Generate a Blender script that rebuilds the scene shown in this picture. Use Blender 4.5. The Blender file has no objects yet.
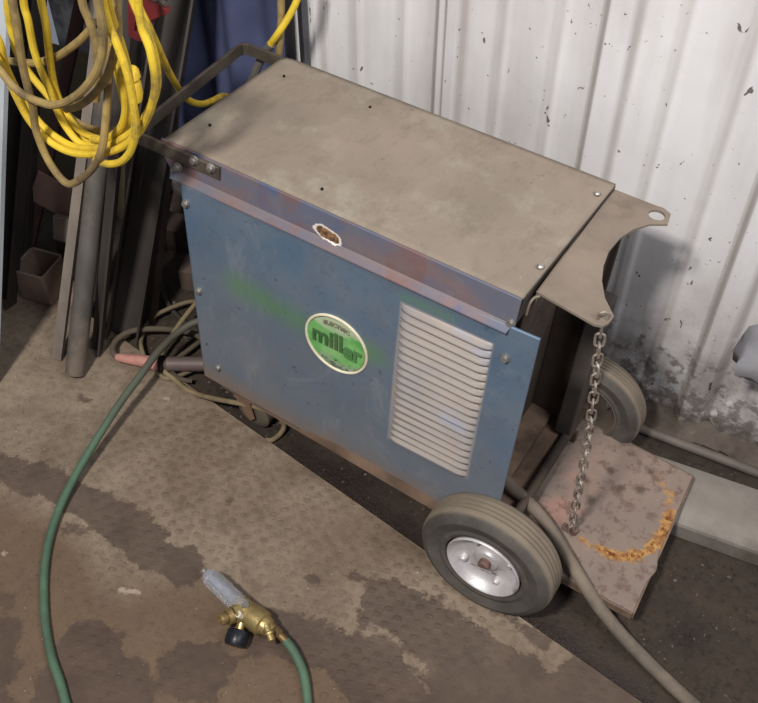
import bpy, bmesh, math, random
from mathutils import Vector, Matrix, noise
random.seed(7)
S = 0.72                                   # metres per layout unit
# ---------------------------------------------------------------- camera
FPX = 966.880239
Mc = Matrix(((0.8482773281119844, 0.5295516921534307, -0.0007615435843194067),
             (0.3894833879937, -0.6248780184690745, -0.6766314746677928),
             (-0.3587872142205482, 0.5736745308723417, -0.7363214430805729)))   # world -> camera (x right, y down, z forward)
CAM = Vector((1.43911477, -1.34467734, 2.33286271))
Row = Matrix(((0.9994968745463725, -0.0016159473043421968, 0.03167627639642104),
              (0.0, 0.9987012981014087, 0.050948181229171385),
              (-0.031717467932243115, -0.050922547902379045, 0.9981988260577631)))   # the machine stands slightly out of level
TOP = Vector((0, 0, 1.0))                  # near left corner of the machine's top
sc = bpy.context.scene
cd = bpy.data.cameras.new('camera'); cam = bpy.data.objects.new('camera', cd); sc.collection.objects.link(cam)
cd.sensor_fit = 'HORIZONTAL'; cd.sensor_width = 36; cd.lens = FPX/758*36; cd.clip_start = .02
Rc = Matrix((Mc[0], -Mc[1], -Mc[2])).transposed()
cam.matrix_world = Matrix.Translation(CAM*S) @ Rc.to_4x4()
sc.camera = cam
# ---------------------------------------------------------------- world, lights, exposure
w = bpy.data.worlds.new('shop_air'); sc.world = w; w.use_nodes = True
bgn = w.node_tree.nodes['Background']; bgn.inputs[0].default_value = (.80, .86, 1.0, 1); bgn.inputs[1].default_value = .21
def area(name, loc, target, size, power, col):
    l = bpy.data.lights.new(name, 'AREA'); l.shape = 'RECTANGLE'; l.size, l.size_y = size; l.energy = power; l.color = col
    o = bpy.data.objects.new(name, l); sc.collection.objects.link(o); o.location = Vector(loc)*S
    o.rotation_euler = (Vector(target)-Vector(loc)).to_track_quat('-Z', 'Y').to_euler()
area('shop_light', (.75, -2.5, 4.2), (.7, .3, .6), (.30, .22), 100, (1, .97, .93))
area('shop_light_far', (3.2, -.6, 3.6), (1.0, .5, .8), (1.2, .5), 34, (.93, .96, 1))
sc.view_settings.view_transform = 'Standard'; sc.view_settings.look = 'None'
sc.view_settings.exposure = 0.06; sc.view_settings.gamma = 1; sc.view_settings.use_curve_mapping = False
# ---------------------------------------------------------------- helpers
def ray(px):
    return Mc.transposed() @ Vector((px[0]-379, px[1]-351.5, FPX))
def U(x, y, ax, val):                      # pixel -> point of a world plane
    r = ray((x, y)); return CAM + r*((val-CAM[ax])/r[ax])
def Lo(x, y, ax, val):                     # pixel -> point of a plane of the machine
    r = Row.transposed() @ ray((x, y)); o = Row.transposed() @ (CAM-TOP); return o + r*((val-o[ax])/r[ax])
def W(*p):
    return Row @ Vector(p[0] if len(p) == 1 else p) + TOP
def ident(p): return Vector(p)

def srgb(r, g, b):
    f = lambda v: (v/255/12.92 if v/255 <= .04045 else ((v/255+.055)/1.055)**2.4)
    return (f(r), f(g), f(b), 1)
class N:
    """tiny node builder"""
    def __init__(s, name, rough=.7, metal=0., spec=.3):
        s.m = bpy.data.materials.new(name); s.m.use_nodes = True; s.t = s.m.node_tree; s.b = s.t.nodes['Principled BSDF']
        s.b.inputs['Roughness'].default_value = rough; s.b.inputs['Metallic'].default_value = metal
        s.b.inputs['Specular IOR Level'].default_value = spec
        s.co = s.t.nodes.new('ShaderNodeTexCoord').outputs['Object']
    def L(s, a, b): s.t.links.new(a, b)
    def noise(s, scale, detail=5, rough=.6, dist=0, vec=None, stretch=None):
        n = s.t.nodes.new('ShaderNodeTexNoise'); n.inputs['Scale'].default_value = scale; n.inputs['Detail'].default_value = detail
        n.inputs['Roughness'].default_value = rough; n.inputs['Distortion'].default_value = dist
        v = vec or s.co
        if stretch:
            mp = s.t.nodes.new('ShaderNodeMapping'); mp.inputs['Scale'].default_value = stretch; s.L(v, mp.inputs['Vector']); v = mp.outputs[0]
        s.L(v, n.inputs['Vector']); return n.outputs['Fac']
    def ramp(s, f, lo, hi, a=0., b=1.):
        n = s.t.nodes.new('ShaderNodeMapRange'); n.inputs[1].default_value = lo; n.inputs[2].default_value = hi
        n.inputs[3].default_value = a; n.inputs[4].default_value = b; n.clamp = True; s.L(f, n.inputs[0]); return n.outputs[0]
    def math(s, op, a, b=None):
        n = s.t.nodes.new('ShaderNodeMath'); n.operation = op
        for i, v in enumerate((a, b)):
            if v is None: continue
            if isinstance(v, (int, float)): n.inputs[i].default_value = v
            else: s.L(v, n.inputs[i])
        return n.outputs[0]
    def mix(s, f, a, b):
        n = s.t.nodes.new('ShaderNodeMix'); n.data_type = 'RGBA'
        for sock, v in ((n.inputs[0], f), (n.inputs[6], a), (n.inputs[7], b)):
            if isinstance(v, (int, float, tuple)): sock.default_value = v
            else: s.L(v, sock)
        return n.outputs[2]
    def attr(s, name):
        n = s.t.nodes.new('ShaderNodeAttribute'); n.attribute_name = name; return n.outputs['Fac']
    def xyz(s):
        n = s.t.nodes.new('ShaderNodeSeparateXYZ'); s.L(s.co, n.inputs[0]); return n.outputs
    def bump(s, f, dist=.002, strength=.6, prev=None):
        n = s.t.nodes.new('ShaderNodeBump'); n.inputs['Distance'].default_value = dist; n.inputs['Strength'].default_value = strength
        s.L(f, n.inputs['Height'])
        if prev: s.L(prev, n.inputs['Normal'])
        return n.outputs[0]
    def done(s, col, bump=None, rough=None):
        if isinstance(col, tuple): s.b.inputs['Base Color'].default_value = col
        else: s.L(col, s.b.inputs['Base Color'])
        if bump is not None: s.L(bump, s.b.inputs['Normal'])
        if rough is not None: s.L(rough, s.b.inputs['Roughness'])
        return s.m
def simple(name, a, b, scale=12, rough=.75, metal=0., spec=.3, dirt=None, dlo=.55, dhi=.7, dscale=5, bd=.0008, stretch=None):
    n = N(name, rough, metal, spec)
    c = n.mix(n.ramp(n.noise(scale, stretch=stretch), .35, .65), srgb(*a), srgb(*b))
    if dirt: c = n.mix(n.ramp(n.noise(dscale, 8, .7), dlo, dhi), c, srgb(*dirt))
    return n.done(c, n.bump(n.noise(scale*8, 3), bd))

class MB:
    def __init__(s): s.bm = bmesh.new(); s.attrs = {}
    def verts(s, pts): return [s.bm.verts.new(p) for p in pts]
    def face(s, vs):
        try: return s.bm.faces.new(vs)
        except ValueError: return None
    def box(s, lo, hi, T=ident):
        x0, y0, z0 = lo; x1, y1, z1 = hi
        v = s.verts([T((x, y, z)) for z in (z0, z1) for y in (y0, y1) for x in (x0, x1)])
        for q in ((0,2,3,1), (4,5,7,6), (0,1,5,4), (1,3,7,5), (3,2,6,7), (2,0,4,6)): s.face([v[i] for i in q])
        return s
    def obox(s, c, size, R):               # box with its own rotation matrix
        return s.box([-a/2 for a in size], [a/2 for a in size], lambda p: Vector(c) + R @ Vector(p))
    def solid(s, loop, off, holes=()):     # planar outline (3-D points) pushed by off
        off = Vector(off); edges = []; rings = []
        for lp in [loop, *holes]:
            vs = s.verts(lp); rings.append(vs)
            edges += [s.bm.edges.new((vs[i], vs[(i+1) % len(vs)])) for i in range(len(vs))]
        r = bmesh.ops.triangle_fill(s.bm, edges=edges, use_beauty=True)
        fs = [g for g in r['geom'] if isinstance(g, bmesh.types.BMFace)]
        mp = {}
        for vs in rings:
            for v in vs: mp[v] = s.bm.verts.new(v.co + off)
        for f in fs: s.face([mp[v] for v in reversed(f.verts[:])])
        for vs in rings:
            for i in range(len(vs)):
                a, b = vs[i], vs[(i+1) % len(vs)]; s.face([a, b, mp[b], mp[a]])
        return s
    def tube(s, pts, r, n=10, smooth=True, sub=6, closed=False, flat=None, cap=True):
        P = [Vector(p) for p in pts]
        R = r if isinstance(r, (list, tuple)) else [r]*len(P)
        if smooth and len(P) > 2:
            Q = []; RR = []
            m = len(P)
            for i in range(m if closed else m-1):
                g = (lambda k: P[k % m]) if closed else (lambda k: P[min(max(k, 0), m-1)])
                a, b, c, d = g(i-1), g(i), g(i+1), g(i+2)
                for k in range(sub):
                    t = k/sub
                    Q.append(.5*((2*b)+(c-a)*t+(2*a-5*b+4*c-d)*t*t+(3*b-a-3*c+d)*t**3)); RR.append(R[i]*(1-t)+R[(i+1) % m]*t)
            if not closed: Q.append(P[-1]); RR.append(R[-1])
            P, R = Q, RR
        m = len(P); up = None; rings = []
        for i in range(m):
            a = P[(i-1) % m] if (closed or i) else P[0]; b = P[(i+1) % m] if (closed or i < m-1) else P[-1]
            t = (b-a).normalized()
            if up is None: up = t.orthogonal().normalized() if flat is None else Vector(flat)
            up = (up - t*up.dot(t)).normalized(); sd = t.cross(up)
            rings.append(s.verts([P[i] + (up*math.cos(2*math.pi*k/n)+sd*math.sin(2*math.pi*k/n))*R[i] for k in range(n)]))
        for i in range(m if closed else m-1):
            A, B = rings[i], rings[(i+1) % m]
            for k in range(n): s.face([A[k], A[(k+1) % n], B[(k+1) % n], B[k]])
        if not closed and cap: s.face(list(reversed(rings[0]))); s.face(rings[-1])
        return s
    def lathe(s, prof, c, axis, n=48, T=None):  # prof = [(radius, along)], closed where radius 0
        c = Vector(c); ax = Vector(axis).normalized(); u = ax.orthogonal().normalized(); v = ax.cross(u)
        rings = []
        for (r, h) in prof:
            if r < 1e-6: rings.append([s.bm.verts.new(c+ax*h)])
            else: rings.append(s.verts([c+ax*h+(u*math.cos(2*math.pi*k/n)+v*math.sin(2*math.pi*k/n))*r for k in range(n)]))
        for A, B in zip(rings, rings[1:]):
            for k in range(n):
                k2 = (k+1) % n
                if len(A) == 1 and len(B) == 1: break
                if len(A) == 1: s.face([A[0], B[k2], B[k]])
                elif len(B) == 1: s.face([A[k], A[k2], B[0]])
                else: s.face([A[k], A[k2], B[k2], B[k]])
        return s
    def cyl(s, a, b, r, n=24, r2=None):
        a, b = Vector(a), Vector(b); h = (b-a).length
        return s.lathe([(0, 0), (r, 0), (r2 or r, h), (0, h)], a, b-a, n)
    def grid(s, fn, nx, ny, fields=None):
        for k in (fields or {}): s.bm.verts.layers.float.new(k)
        vs = [[s.bm.verts.new(fn(i/nx, j/ny)) for i in range(nx+1)] for j in range(ny+1)]
        for j in range(ny):
            for i in range(nx): s.face([vs[j][i], vs[j][i+1], vs[j+1][i+1], vs[j+1][i]])
        for k, f in (fields or {}).items():
            lay = s.bm.verts.layers.float.get(k)
            for j in range(ny+1):
                for i in range(nx+1): vs[j][i][lay] = f(i/nx, j/ny)
        return s
    def build(s, name, m, parent=None, smooth=True, bevel=0, solid=None, ang=35, base=None, sub=0, noflip=False):
        bm = s.bm
        if not noflip: bmesh.ops.recalc_face_normals(bm, faces=bm.faces[:])
        if parent is not None: org = Vector(parent['_org'])
        elif base is not None: org = Vector(base)
        else:
            xs = [v.co for v in bm.verts]
            org = Vector((sum(v.x for v in xs)/len(xs), sum(v.y for v in xs)/len(xs), min(v.z for v in xs)))
        for v in bm.verts: v.co = (v.co-org)*S
        me = bpy.data.meshes.new(name); bm.to_mesh(me); bm.free()
        me.materials.append(m)
        o = bpy.data.objects.new(name, me); sc.collection.objects.link(o); o['_org'] = tuple(org)
        if parent is not None: o.parent = parent
        else: o.location = org*S
        if smooth:
            me.polygons.foreach_set('use_smooth', [True]*len(me.polygons))
            me.set_sharp_from_angle(angle=math.radians(ang))
        if solid: q = o.modifiers.new('thickness', 'SOLIDIFY'); q.thickness = solid*S; q.offset = -1
        if bevel: q = o.modifiers.new('bevel', 'BEVEL'); q.width = bevel*S; q.segments = 2; q.limit_method = 'ANGLE'
        return o
def thing(name, loc, label, cat, group=None):
    o = bpy.data.objects.new(name, None); sc.collection.objects.link(o); o.location = Vector(loc)*S
    o.empty_display_size = .05; o['_org'] = tuple(loc); o['label'] = label; o['category'] = cat
    if group: o['group'] = group
    return o
def tag(o, label=None, cat=None, group=None, kind=None):
    for k, v in (('label', label), ('category', cat), ('group', group), ('kind', kind)):
        if v: o[k] = v
    return o
def clamp(v): return max(0., min(1., v))
def seg(p, a, b):
    ax, ay = a; bx, by = b; dx, dy = bx-ax, by-ay; L2 = dx*dx+dy*dy or 1e-9
    t = clamp(((p[0]-ax)*dx+(p[1]-ay)*dy)/L2); return math.hypot(p[0]-ax-t*dx, p[1]-ay-t*dy)

# ---------------------------------------------------------------- materials of the setting
DZ = -.028                                 # the dark ground lies a little lower than the steel plate
def floor_plate_mat():
    n = N('dusty_tread_plate', .82, 0, .25)
    x, y, z = n.xyz()
    k = 2*math.pi/(.040*S)
    # raised lugs of the tread plate, alternating at right angles
    a = n.math('ADD', n.math('MULTIPLY', x, .94), n.math('MULTIPLY', y, .34)); b = n.math('ADD', n.math('MULTIPLY', x, -.34), n.math('MULTIPLY', y, .94))
    pr_ = n.math('MULTIPLY', n.math('SINE', n.math('MULTIPLY', a, k*.74)), n.math('SINE', n.math('MULTIPLY', b, k*.92)))
    l = n.ramp(pr_, .12, .5)
    vis = n.ramp(n.noise(2.2, 3), .40, .62)
    l = n.math('MULTIPLY', n.math('MULTIPLY', l, vis), n.ramp(n.noise(30, 4), .35, .6, .3, 1))
    c = n.mix(n.ramp(n.noise(3.0, 6), .38, .62), srgb(142, 126, 108), srgb(116, 100, 84))
    c = n.mix(n.ramp(n.attr('brown'), 0, 1), c, n.mix(n.noise(9), srgb(112, 92, 74), srgb(92, 75, 60)))
    c = n.mix(n.ramp(n.noise(45, 8, .75), .46, .70, 0, .5), c, srgb(82, 66, 55))
    c = n.mix(n.ramp(n.noise(11, 7, .7), .50, .66, 0, .45), c, srgb(88, 74, 62))
    c = n.mix(n.ramp(n.noise(130, 4), .58, .70, 0, .6), c, srgb(64, 52, 44))
    c = n.mix(n.math('MULTIPLY', l, .34), c, srgb(88, 74, 63))
    c = n.mix(n.ramp(n.noise(150, 1), .775, .79, 0, .8), c, srgb(196, 186, 172))
    jag = n.math('ADD', n.attr('stain'), n.math('MULTIPLY', n.math('SUBTRACT', n.noise(30, 9, .8), .5), 1.35))
    st = n.ramp(jag, .47, .55)
    dark = n.mix(n.ramp(n.noise(14, 6), .35, .65), srgb(64, 52, 46), srgb(82, 67, 58))
    c = n.mix(n.math('MULTIPLY', st, .76), c, dark)
    jw = n.math('ADD', n.attr('chalk'), n.math('MULTIPLY', n.math('SUBTRACT', n.noise(70, 6, .8), .5), 1.6))
    c = n.mix(n.ramp(jw, .62, .8, 0, .7), c, srgb(165, 150, 132))
    h = n.math('ADD', n.math('MULTIPLY', n.noise(60, 6, .7), .5), n.math('MULTIPLY', l, .9))
    return n.done(c, n.bump(h, .0022, .75), n.math('SUBTRACT', .9, n.math('MULTIPLY', st, .22)))
def ground_mat():
    n = N('oily_dark_ground', .8, 0, .3)
    c = n.mix(n.ramp(n.noise(6, 8, .65), .35, .65), srgb(46, 38, 33), srgb(70, 59, 49))
    c = n.mix(n.ramp(n.noise(2.6, 3), .5, .68, 0, .6), c, srgb(74, 64, 52))
    c = n.mix(n.ramp(n.noise(70, 5, .7), .5, .7, 0, .75), c, srgb(28, 23, 21))
    c = n.mix(n.ramp(n.noise(120, 2), .70, .76, 0, .8), c, srgb(124, 110, 96))
    c = n.mix(n.attr('wet'), c, srgb(48, 38, 34))
    ro = n.math('SUBTRACT', .85, n.math('MULTIPLY', n.math('ADD', n.attr('wet'), n.ramp(n.noise(4), .5, .7, 0, .3)), .45))
    return n.done(c, n.bump(n.noise(80, 8, .75), .004, .9), ro)
def wall_mat():
    n = N('dirty_white_sheet', .55, 0, .35)
    x, y, z = n.xyz()
    c = n.mix(n.ramp(n.noise(2.2, 5), .35, .65), srgb(224, 221, 220), srgb(204, 199, 198))
    c = n.mix(n.ramp(n.noise(8, 6, .6, 0, None, (1, 1, .12)), .45, .72, 0, .45), c, srgb(160, 150, 145))
    c = n.mix(n.math('MULTIPLY', n.attr('ribdirt'), n.ramp(n.noise(7, 4), .2, .6, .6, 1.)), c, srgb(146, 134, 124))
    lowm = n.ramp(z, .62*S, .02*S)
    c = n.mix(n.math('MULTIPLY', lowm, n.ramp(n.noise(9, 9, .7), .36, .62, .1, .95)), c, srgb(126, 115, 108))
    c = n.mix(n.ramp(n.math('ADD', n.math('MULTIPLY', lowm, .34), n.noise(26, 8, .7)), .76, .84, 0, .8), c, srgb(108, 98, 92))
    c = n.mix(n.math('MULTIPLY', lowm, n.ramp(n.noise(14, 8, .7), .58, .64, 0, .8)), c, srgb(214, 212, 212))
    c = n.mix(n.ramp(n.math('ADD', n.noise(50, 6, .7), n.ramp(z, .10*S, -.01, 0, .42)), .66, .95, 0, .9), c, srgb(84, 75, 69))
    c = n.mix(n.ramp(n.noise(36, 3, .5, .6, None, (1, 1, .6)), .70, .715, 0, .85), c, srgb(66, 54, 48))
    c = n.mix(n.ramp(n.noise(95, 2, .5), .73, .745, 0, .8), c, srgb(80, 64, 56))
    return n.done(c, n.bump(n.noise(30, 8, .7), .0012, .5))
# ---------------------------------------------------------------- setting
def pxy(x, y, z=0): p = U(x, y, 2, z); return (p.x, p.y)
E0 = U(200, 393, 2, 0); E1 = U(560, 645, 2, 0)
def edge_y(x): return E0.y + (x-E0.x)*(E1.y-E0.y)/(E1.x-E0.x)
stains = [((0,470),(50,480),.055), ((50,480),(78,497),.05), ((78,497),(122,515),.055), ((122,515),(150,545),.06), ((150,545),(185,572),.052),
          ((265,640),(330,650),.05), ((275,620),(340,640),.035), ((350,655),(395,700),.075), ((372,668),(420,760),.1),
          ((385,600),(470,655),.07), ((440,640),(540,700),.085), ((470,690),(600,760),.1), ((600,700),(700,800),.12), ((505,615),(540,640),.02),
          ((92,650),(100,700),.09), ((70,690),(110,690),.1), ((193,668),(193,672),.09), ((2,640),(0,665),.055), ((0,700),(20,720),.03),
          ((66,528),(78,534),.022), ((5,597),(9,600),.022), ((313,577),(313,578),.018), ((361,614),(363,628),.02), ((88,610),(88,611),.012), ((355,575),(362,580),.015),
          ((228,502),(228,503),.008), ((80,396),(86,401),.010)]
stains = [(pxy(*a), pxy(*b), r) for a, b, r in stains]
def stain_f(p):
    q = noise.noise(Vector((p[0]*9, p[1]*9, 0)))*.022 + noise.noise(Vector((p[0]*26, p[1]*26, 3)))*.010
    return max(clamp(.5+(r-seg(p, a, b)+q*1.4*min(1, r/.04))/.085) for a, b, r in stains)
chalks = [(pxy(120,590), pxy(138,592), .013), (pxy(3,553), pxy(6,553), .012), (pxy(165,398), pxy(168,399), .012)]
cA = pxy(0, 520); cB = pxy(380, 700)
def brown_f(p):
    d = (cB[0]-cA[0])*(p[1]-cA[1])-(cB[1]-cA[1])*(p[0]-cA[0]); d /= math.hypot(cB[0]-cA[0], cB[1]-cA[1])
    return clamp(.5-(d-.05+noise.noise(Vector((p[0]*3, p[1]*3, 7)))*.12)/.12)
X0, X1, Y0 = -1.75, 2.6, -1.75
def plate_pt(u, v):
    x = X0+(X1-X0)*u; return Vector((x, Y0+(edge_y(x)-Y0)*v, 0))
m = MB()
def fld(f): return lambda u, v: f(tuple(plate_pt(u, v))[:2])
m.grid(plate_pt, 330, 150, {'stain': fld(stain_f), 'brown': fld(brown_f),
       'chalk': fld(lambda p: max(clamp(1-seg(p, a, b)/(2*r)) for a, b, r in chalks))})
bm = m.bm                                   # the plate's cut edge towards the wall
n0 = len(bm.verts); bm.verts.ensure_lookup_table()
row = [v for v in bm.verts][-331:]
low = [bm.verts.new((v.co.x, v.co.y+.002, DZ)) for v in row]
for i in range(330): m.face([row[i+1], row[i], low[i], low[i+1]])
plate = m.build('floor', floor_plate_mat(), base=(0, 0, 0), noflip=True, ang=30); tag(plate, kind='structure')
def ground_pt(u, v):
    x = X0+(X1-X0)*u; y0 = edge_y(x)+.001; return Vector((x, y0+(.84-y0)*v, DZ))
wets = [(pxy(505, 615), pxy(660, 720), .07), (pxy(300, 450), pxy(420, 545), .05), (pxy(690, 600), pxy(740, 640), .0)]
def wet_f(p): return max([clamp(.5+(r-seg(p, a, b)+noise.noise(Vector((p[0]*12, p[1]*12, 0)))*.03)/.05) for a, b, r in wets]+[0])
m = MB(); m.grid(ground_pt, 170, 46, {'wet': lambda u, v: wet_f(tuple(ground_pt(u, v))[:2])})
for v in m.bm.verts:
    d = abs(v.co.y-edge_y(v.co.x))
    v.co.z += min(1, d/.03)*noise.fractal(Vector((v.co.x*22, v.co.y*22, 0)), .8, 2, 3)*.0035
tag(m.build('floor_ground', ground_mat(), base=(0, 0, 0), noflip=True, ang=180), kind='structure')
# wall: ribbed sheet metal
WY = .75
feat = []
P = .452
c0 = .807-4*P
prof = []
for k in range(9):
    c = c0+k*P
    prof += [(c-.052, 0), (c-.026, .026), (c+.026, .026), (c+.052, 0)]
    for q in (.33, .67): prof += [(c+P*q-.022, 0), (c+P*q-.010, .005), (c+P*q+.010, .005), (c+P*q+.022, 0)]
SEAM = .349
pr = []
for i, (x, d) in enumerate(prof):
    pr.append((x, d))
    if i+1 < len(prof):
        x2, d2 = prof[i+1]
        if x2-x > .03:
            for t in (.25, .5, .75): pr.append((x+(x2-x)*t, d+(d2-d)*t))
pr = sorted(pr)
def ribd(x):
    r = 0
    for k in range(9):
        c = c0+k*P
        r = max(r, clamp(1-abs(x-(c-.036))/.012), clamp(1-abs(x-(c+.042))/.014)*.8)
        for q in (.33, .67): r = max(r, .45*clamp(1-abs(x-(c+P*q))/.014))
    r = max(r, .9*clamp(1-abs(x-SEAM)/.006))
    return r
fine = []
for (x, d), (x2, d2) in zip(pr, pr[1:]):
    k = max(1, int((x2-x)/.006))
    for j in range(k): t = j/k; fine.append((x+(x2-x)*t, d+(d2-d)*t))
fine.append(pr[-1])
NZ = 60
m = MB()
def wpt(i, j):
    x, d = fine[i]; z = DZ-.01+2.9*(j/NZ)**1.25
    lap = .004 if x > SEAM and x < SEAM+P*2 else 0
    dent = noise.noise(Vector((x*2.2, z*2.2, 5)))*.006
    if z < .35: dent += noise.fractal(Vector((x*9, z*9, 2)), .8, 2, 4)*.016*(1-z/.35)
    return Vector((x, WY-d-lap+dent, z))
nf = len(fine)-1
m.grid(lambda u, v: wpt(int(round(u*nf)), int(round(v*NZ))), nf, NZ, {'ribdirt': lambda u, v: ribd(fine[int(round(u*nf))][0])})
tag(m.build('wall_back', wall_mat(), base=(0, WY, 0), noflip=True, ang=25, solid=.004), kind='structure')
# broken concrete and caked dirt at the foot of the wall
m = MB()
def skirt(u, v):
    x = X0+.2+(X1-X0-.4)*u; n1 = noise.fractal(Vector((x*7, v*2, 1)), .8, 2, 4)
    if v < .5: return Vector((x, WY-.085-.03*n1+.05*v, DZ-.002+v*2*(.010+.008*n1)))
    return Vector((x, WY-.06+(v-.5)*2*.065, DZ+.008+.008*n1+(v-.5)*2*(.022+.016*noise.noise(Vector((x*11, 0, 0))))))
m.grid(skirt, 420, 12)
tag(m.build('trim_1', simple('caked_dirt', (70, 59, 52), (98, 88, 80), 14, .85, dirt=(150, 144, 138), dlo=.62, dhi=.72, dscale=11, bd=.003), base=(0, WY, 0), noflip=True, ang=60), kind='structure')

# ---------------------------------------------------------------- object materials
MATS = {}
def blue_panel():
    n = N('worn_blue_paint', .48, .15, .4)
    c = n.mix(n.ramp(n.noise(4, 6, .6), .35, .65), srgb(86, 108, 129), srgb(102, 115, 128))
    c = n.mix(n.ramp(n.noise(11, 8, .7), .46, .64, 0, .6), c, srgb(116, 124, 134))
    c = n.mix(n.ramp(n.noise(2.3, 4), .50, .66, 0, .6), c, srgb(68, 100, 132))
    c = n.mix(n.ramp(n.noise(22, 9, .8), .50, .66, 0, .45), c, srgb(76, 84, 100))
    c = n.mix(n.ramp(n.noise(36, 8, .8), .56, .70, 0, .5), c, srgb(58, 72, 92))
    c = n.mix(n.math('MULTIPLY', n.attr('dust'), n.ramp(n.noise(5, 8, .7), .3, .7, .25, .8)), c, srgb(126, 124, 124))
    c = n.mix(n.ramp(n.noise(9, 8, .75, 1.2, None, (1, 1, .5)), .56, .66, 0, .4), c, srgb(138, 142, 148))
    j = n.math('MULTIPLY', n.math('SUBTRACT', n.noise(16, 6, .6), .5), .5)
    c = n.mix(n.ramp(n.math('ADD', n.attr('green'), n.math('MULTIPLY', j, .9)), .10, 1.0, 0, .8), c, n.mix(n.noise(12), srgb(84, 138, 74), srgb(100, 126, 98)))
    c = n.mix(n.ramp(n.math('ADD', n.attr('bare'), n.math('MULTIPLY', j, .25)), .40, .60, 0, .93), c, n.mix(n.ramp(n.noise(7, 5), .4, .6), srgb(158, 150, 142), srgb(146, 144, 148)))
    c = n.mix(n.ramp(n.math('ADD', n.attr('mud'), j), .3, .95, 0, .92), c, n.mix(n.noise(20), srgb(142, 120, 102), srgb(112, 92, 78)))
    c = n.mix(n.ramp(n.noise(60, 2), .70, .74, 0, .6), c, srgb(60, 60, 70))
    return n.done(c, n.bump(n.noise(25, 5), .0006, .4), n.math('ADD', .45, n.math('MULTIPLY', n.attr('mud'), .4)))
def flange_mat():
    n = N('heat_stained_flange', .6, .12, .3)
    f = n.noise(5.5, 5, .55, .4, None, (1, 1, 2.2))
    c = n.mix(n.ramp(f, .40, .56), srgb(90, 96, 116), srgb(122, 98, 96))
    c = n.mix(n.ramp(n.noise(9, 4, .6, 0, None, (1.2, 1, 1)), .50, .60, 0, .8), c, srgb(120, 84, 78))
    c = n.mix(n.ramp(n.noise(7.2, 3, .5), .58, .64, 0, .85), c, srgb(66, 88, 128))
    c = n.mix(n.ramp(n.noise(30, 8, .75), .5, .72, 0, .6), c, srgb(122, 112, 112))
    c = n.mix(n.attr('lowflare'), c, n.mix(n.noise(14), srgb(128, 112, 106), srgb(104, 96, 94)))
    c = n.mix(n.ramp(n.noise(6, 8, .7), .35, .65, .05, .5), c, srgb(104, 98, 98))
    s_ = n.math('ADD', n.attr('scrape'), n.math('MULTIPLY', n.math('SUBTRACT', n.noise(60, 8, .8), .5), .9))
    c = n.mix(n.ramp(s_, .36, .40), c, srgb(214, 206, 196))
    c = n.mix(n.ramp(s_, .52, .62), c, n.mix(n.ramp(n.noise(160, 3), .42, .58), srgb(140, 104, 72), srgb(84, 62, 48)))
    return n.done(c, n.bump(n.noise(30, 5), .0006, .5))
def top_mat():
    n = N('dust_covered_top', .85, 0, .2)
    c = n.mix(n.ramp(n.noise(3, 7, .6), .35, .65), srgb(144, 130, 116), srgb(124, 113, 101))
    c = n.mix(n.ramp(n.noise(7, 7, .7), .52, .66, 0, .6), c, srgb(150, 144, 128))
    c = n.mix(n.ramp(n.noise(26, 7, .8, 0, None, (1, .5, 1)), .50, .68, 0, .5), c, srgb(106, 96, 85))
    c = n.mix(n.ramp(n.noise(110, 2), .70, .75, 0, .5), c, srgb(84, 72, 62))
    c = n.mix(n.ramp(n.noise(75, 1), .80, .815, 0, .7), c, srgb(196, 180, 150))
    return n.done(c, n.bump(n.noise(60, 6, .7), .0007, .5))
def shelf_mat():
    n = N('rusted_shelf', .75, .1, .3)
    c = n.mix(n.ramp(n.noise(4, 5), .35, .65), srgb(142, 123, 112), srgb(122, 109, 100))
    c = n.mix(n.ramp(n.noise(7, 4), .55, .7, 0, .8), c, srgb(160, 122, 110))
    c = n.mix(n.ramp(n.noise(30, 8, .75), .51, .59, 0, .7), c, srgb(100, 78, 68))
    j = n.math('MULTIPLY', n.math('SUBTRACT', n.noise(46, 9, .85), .5), 2.8)
    r = n.math('ADD', n.attr('ring'), j)
    c = n.mix(n.ramp(r, .50, .72, 0, .9), c, n.mix(n.ramp(n.noise(80, 4), .42, .58), srgb(186, 142, 78), srgb(146, 98, 52)))
    c = n.mix(n.ramp(n.math('ADD', n.attr('ring'), n.math('MULTIPLY', j, 2.)), 1.0, 1.2), c, srgb(104, 56, 28))
    d = n.math('ADD', n.attr('blotch'), n.math('MULTIPLY', n.math('SUBTRACT', n.noise(24, 7, .75), .5), 1.2))
    c = n.mix(n.ramp(d, .45, .7, 0, .85), c, srgb(84, 68, 60))
    return n.done(c, n.bump(n.noise(60, 8, .7), .0012, .6))
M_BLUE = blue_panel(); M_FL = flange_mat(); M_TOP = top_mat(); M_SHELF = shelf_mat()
M_BARE = simple('dusty_steel', (134, 122, 110), (112, 100, 90), 9, .7, .25, dirt=(84, 72, 64))
M_HANDLE = simple('dark_bar_steel', (106, 96, 84), (72, 65, 58), 10, .55, .45)
M_DARKBODY = simple('brown_dirty_steel', (92, 78, 68), (66, 56, 50), 6, .8, .1, dirt=(44, 38, 34))
M_PAN = simple('muddy_base_pan', (138, 114, 96), (108, 88, 74), 9, .85, .05, dirt=(80, 64, 54))
M_BOLT = simple('zinc_bolt', (176, 172, 166), (136, 130, 124), 60, .4, .7)
M_CHAIN = simple('rusty_chain', (172, 160, 148), (130, 116, 104), 60, .5, .45)
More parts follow.
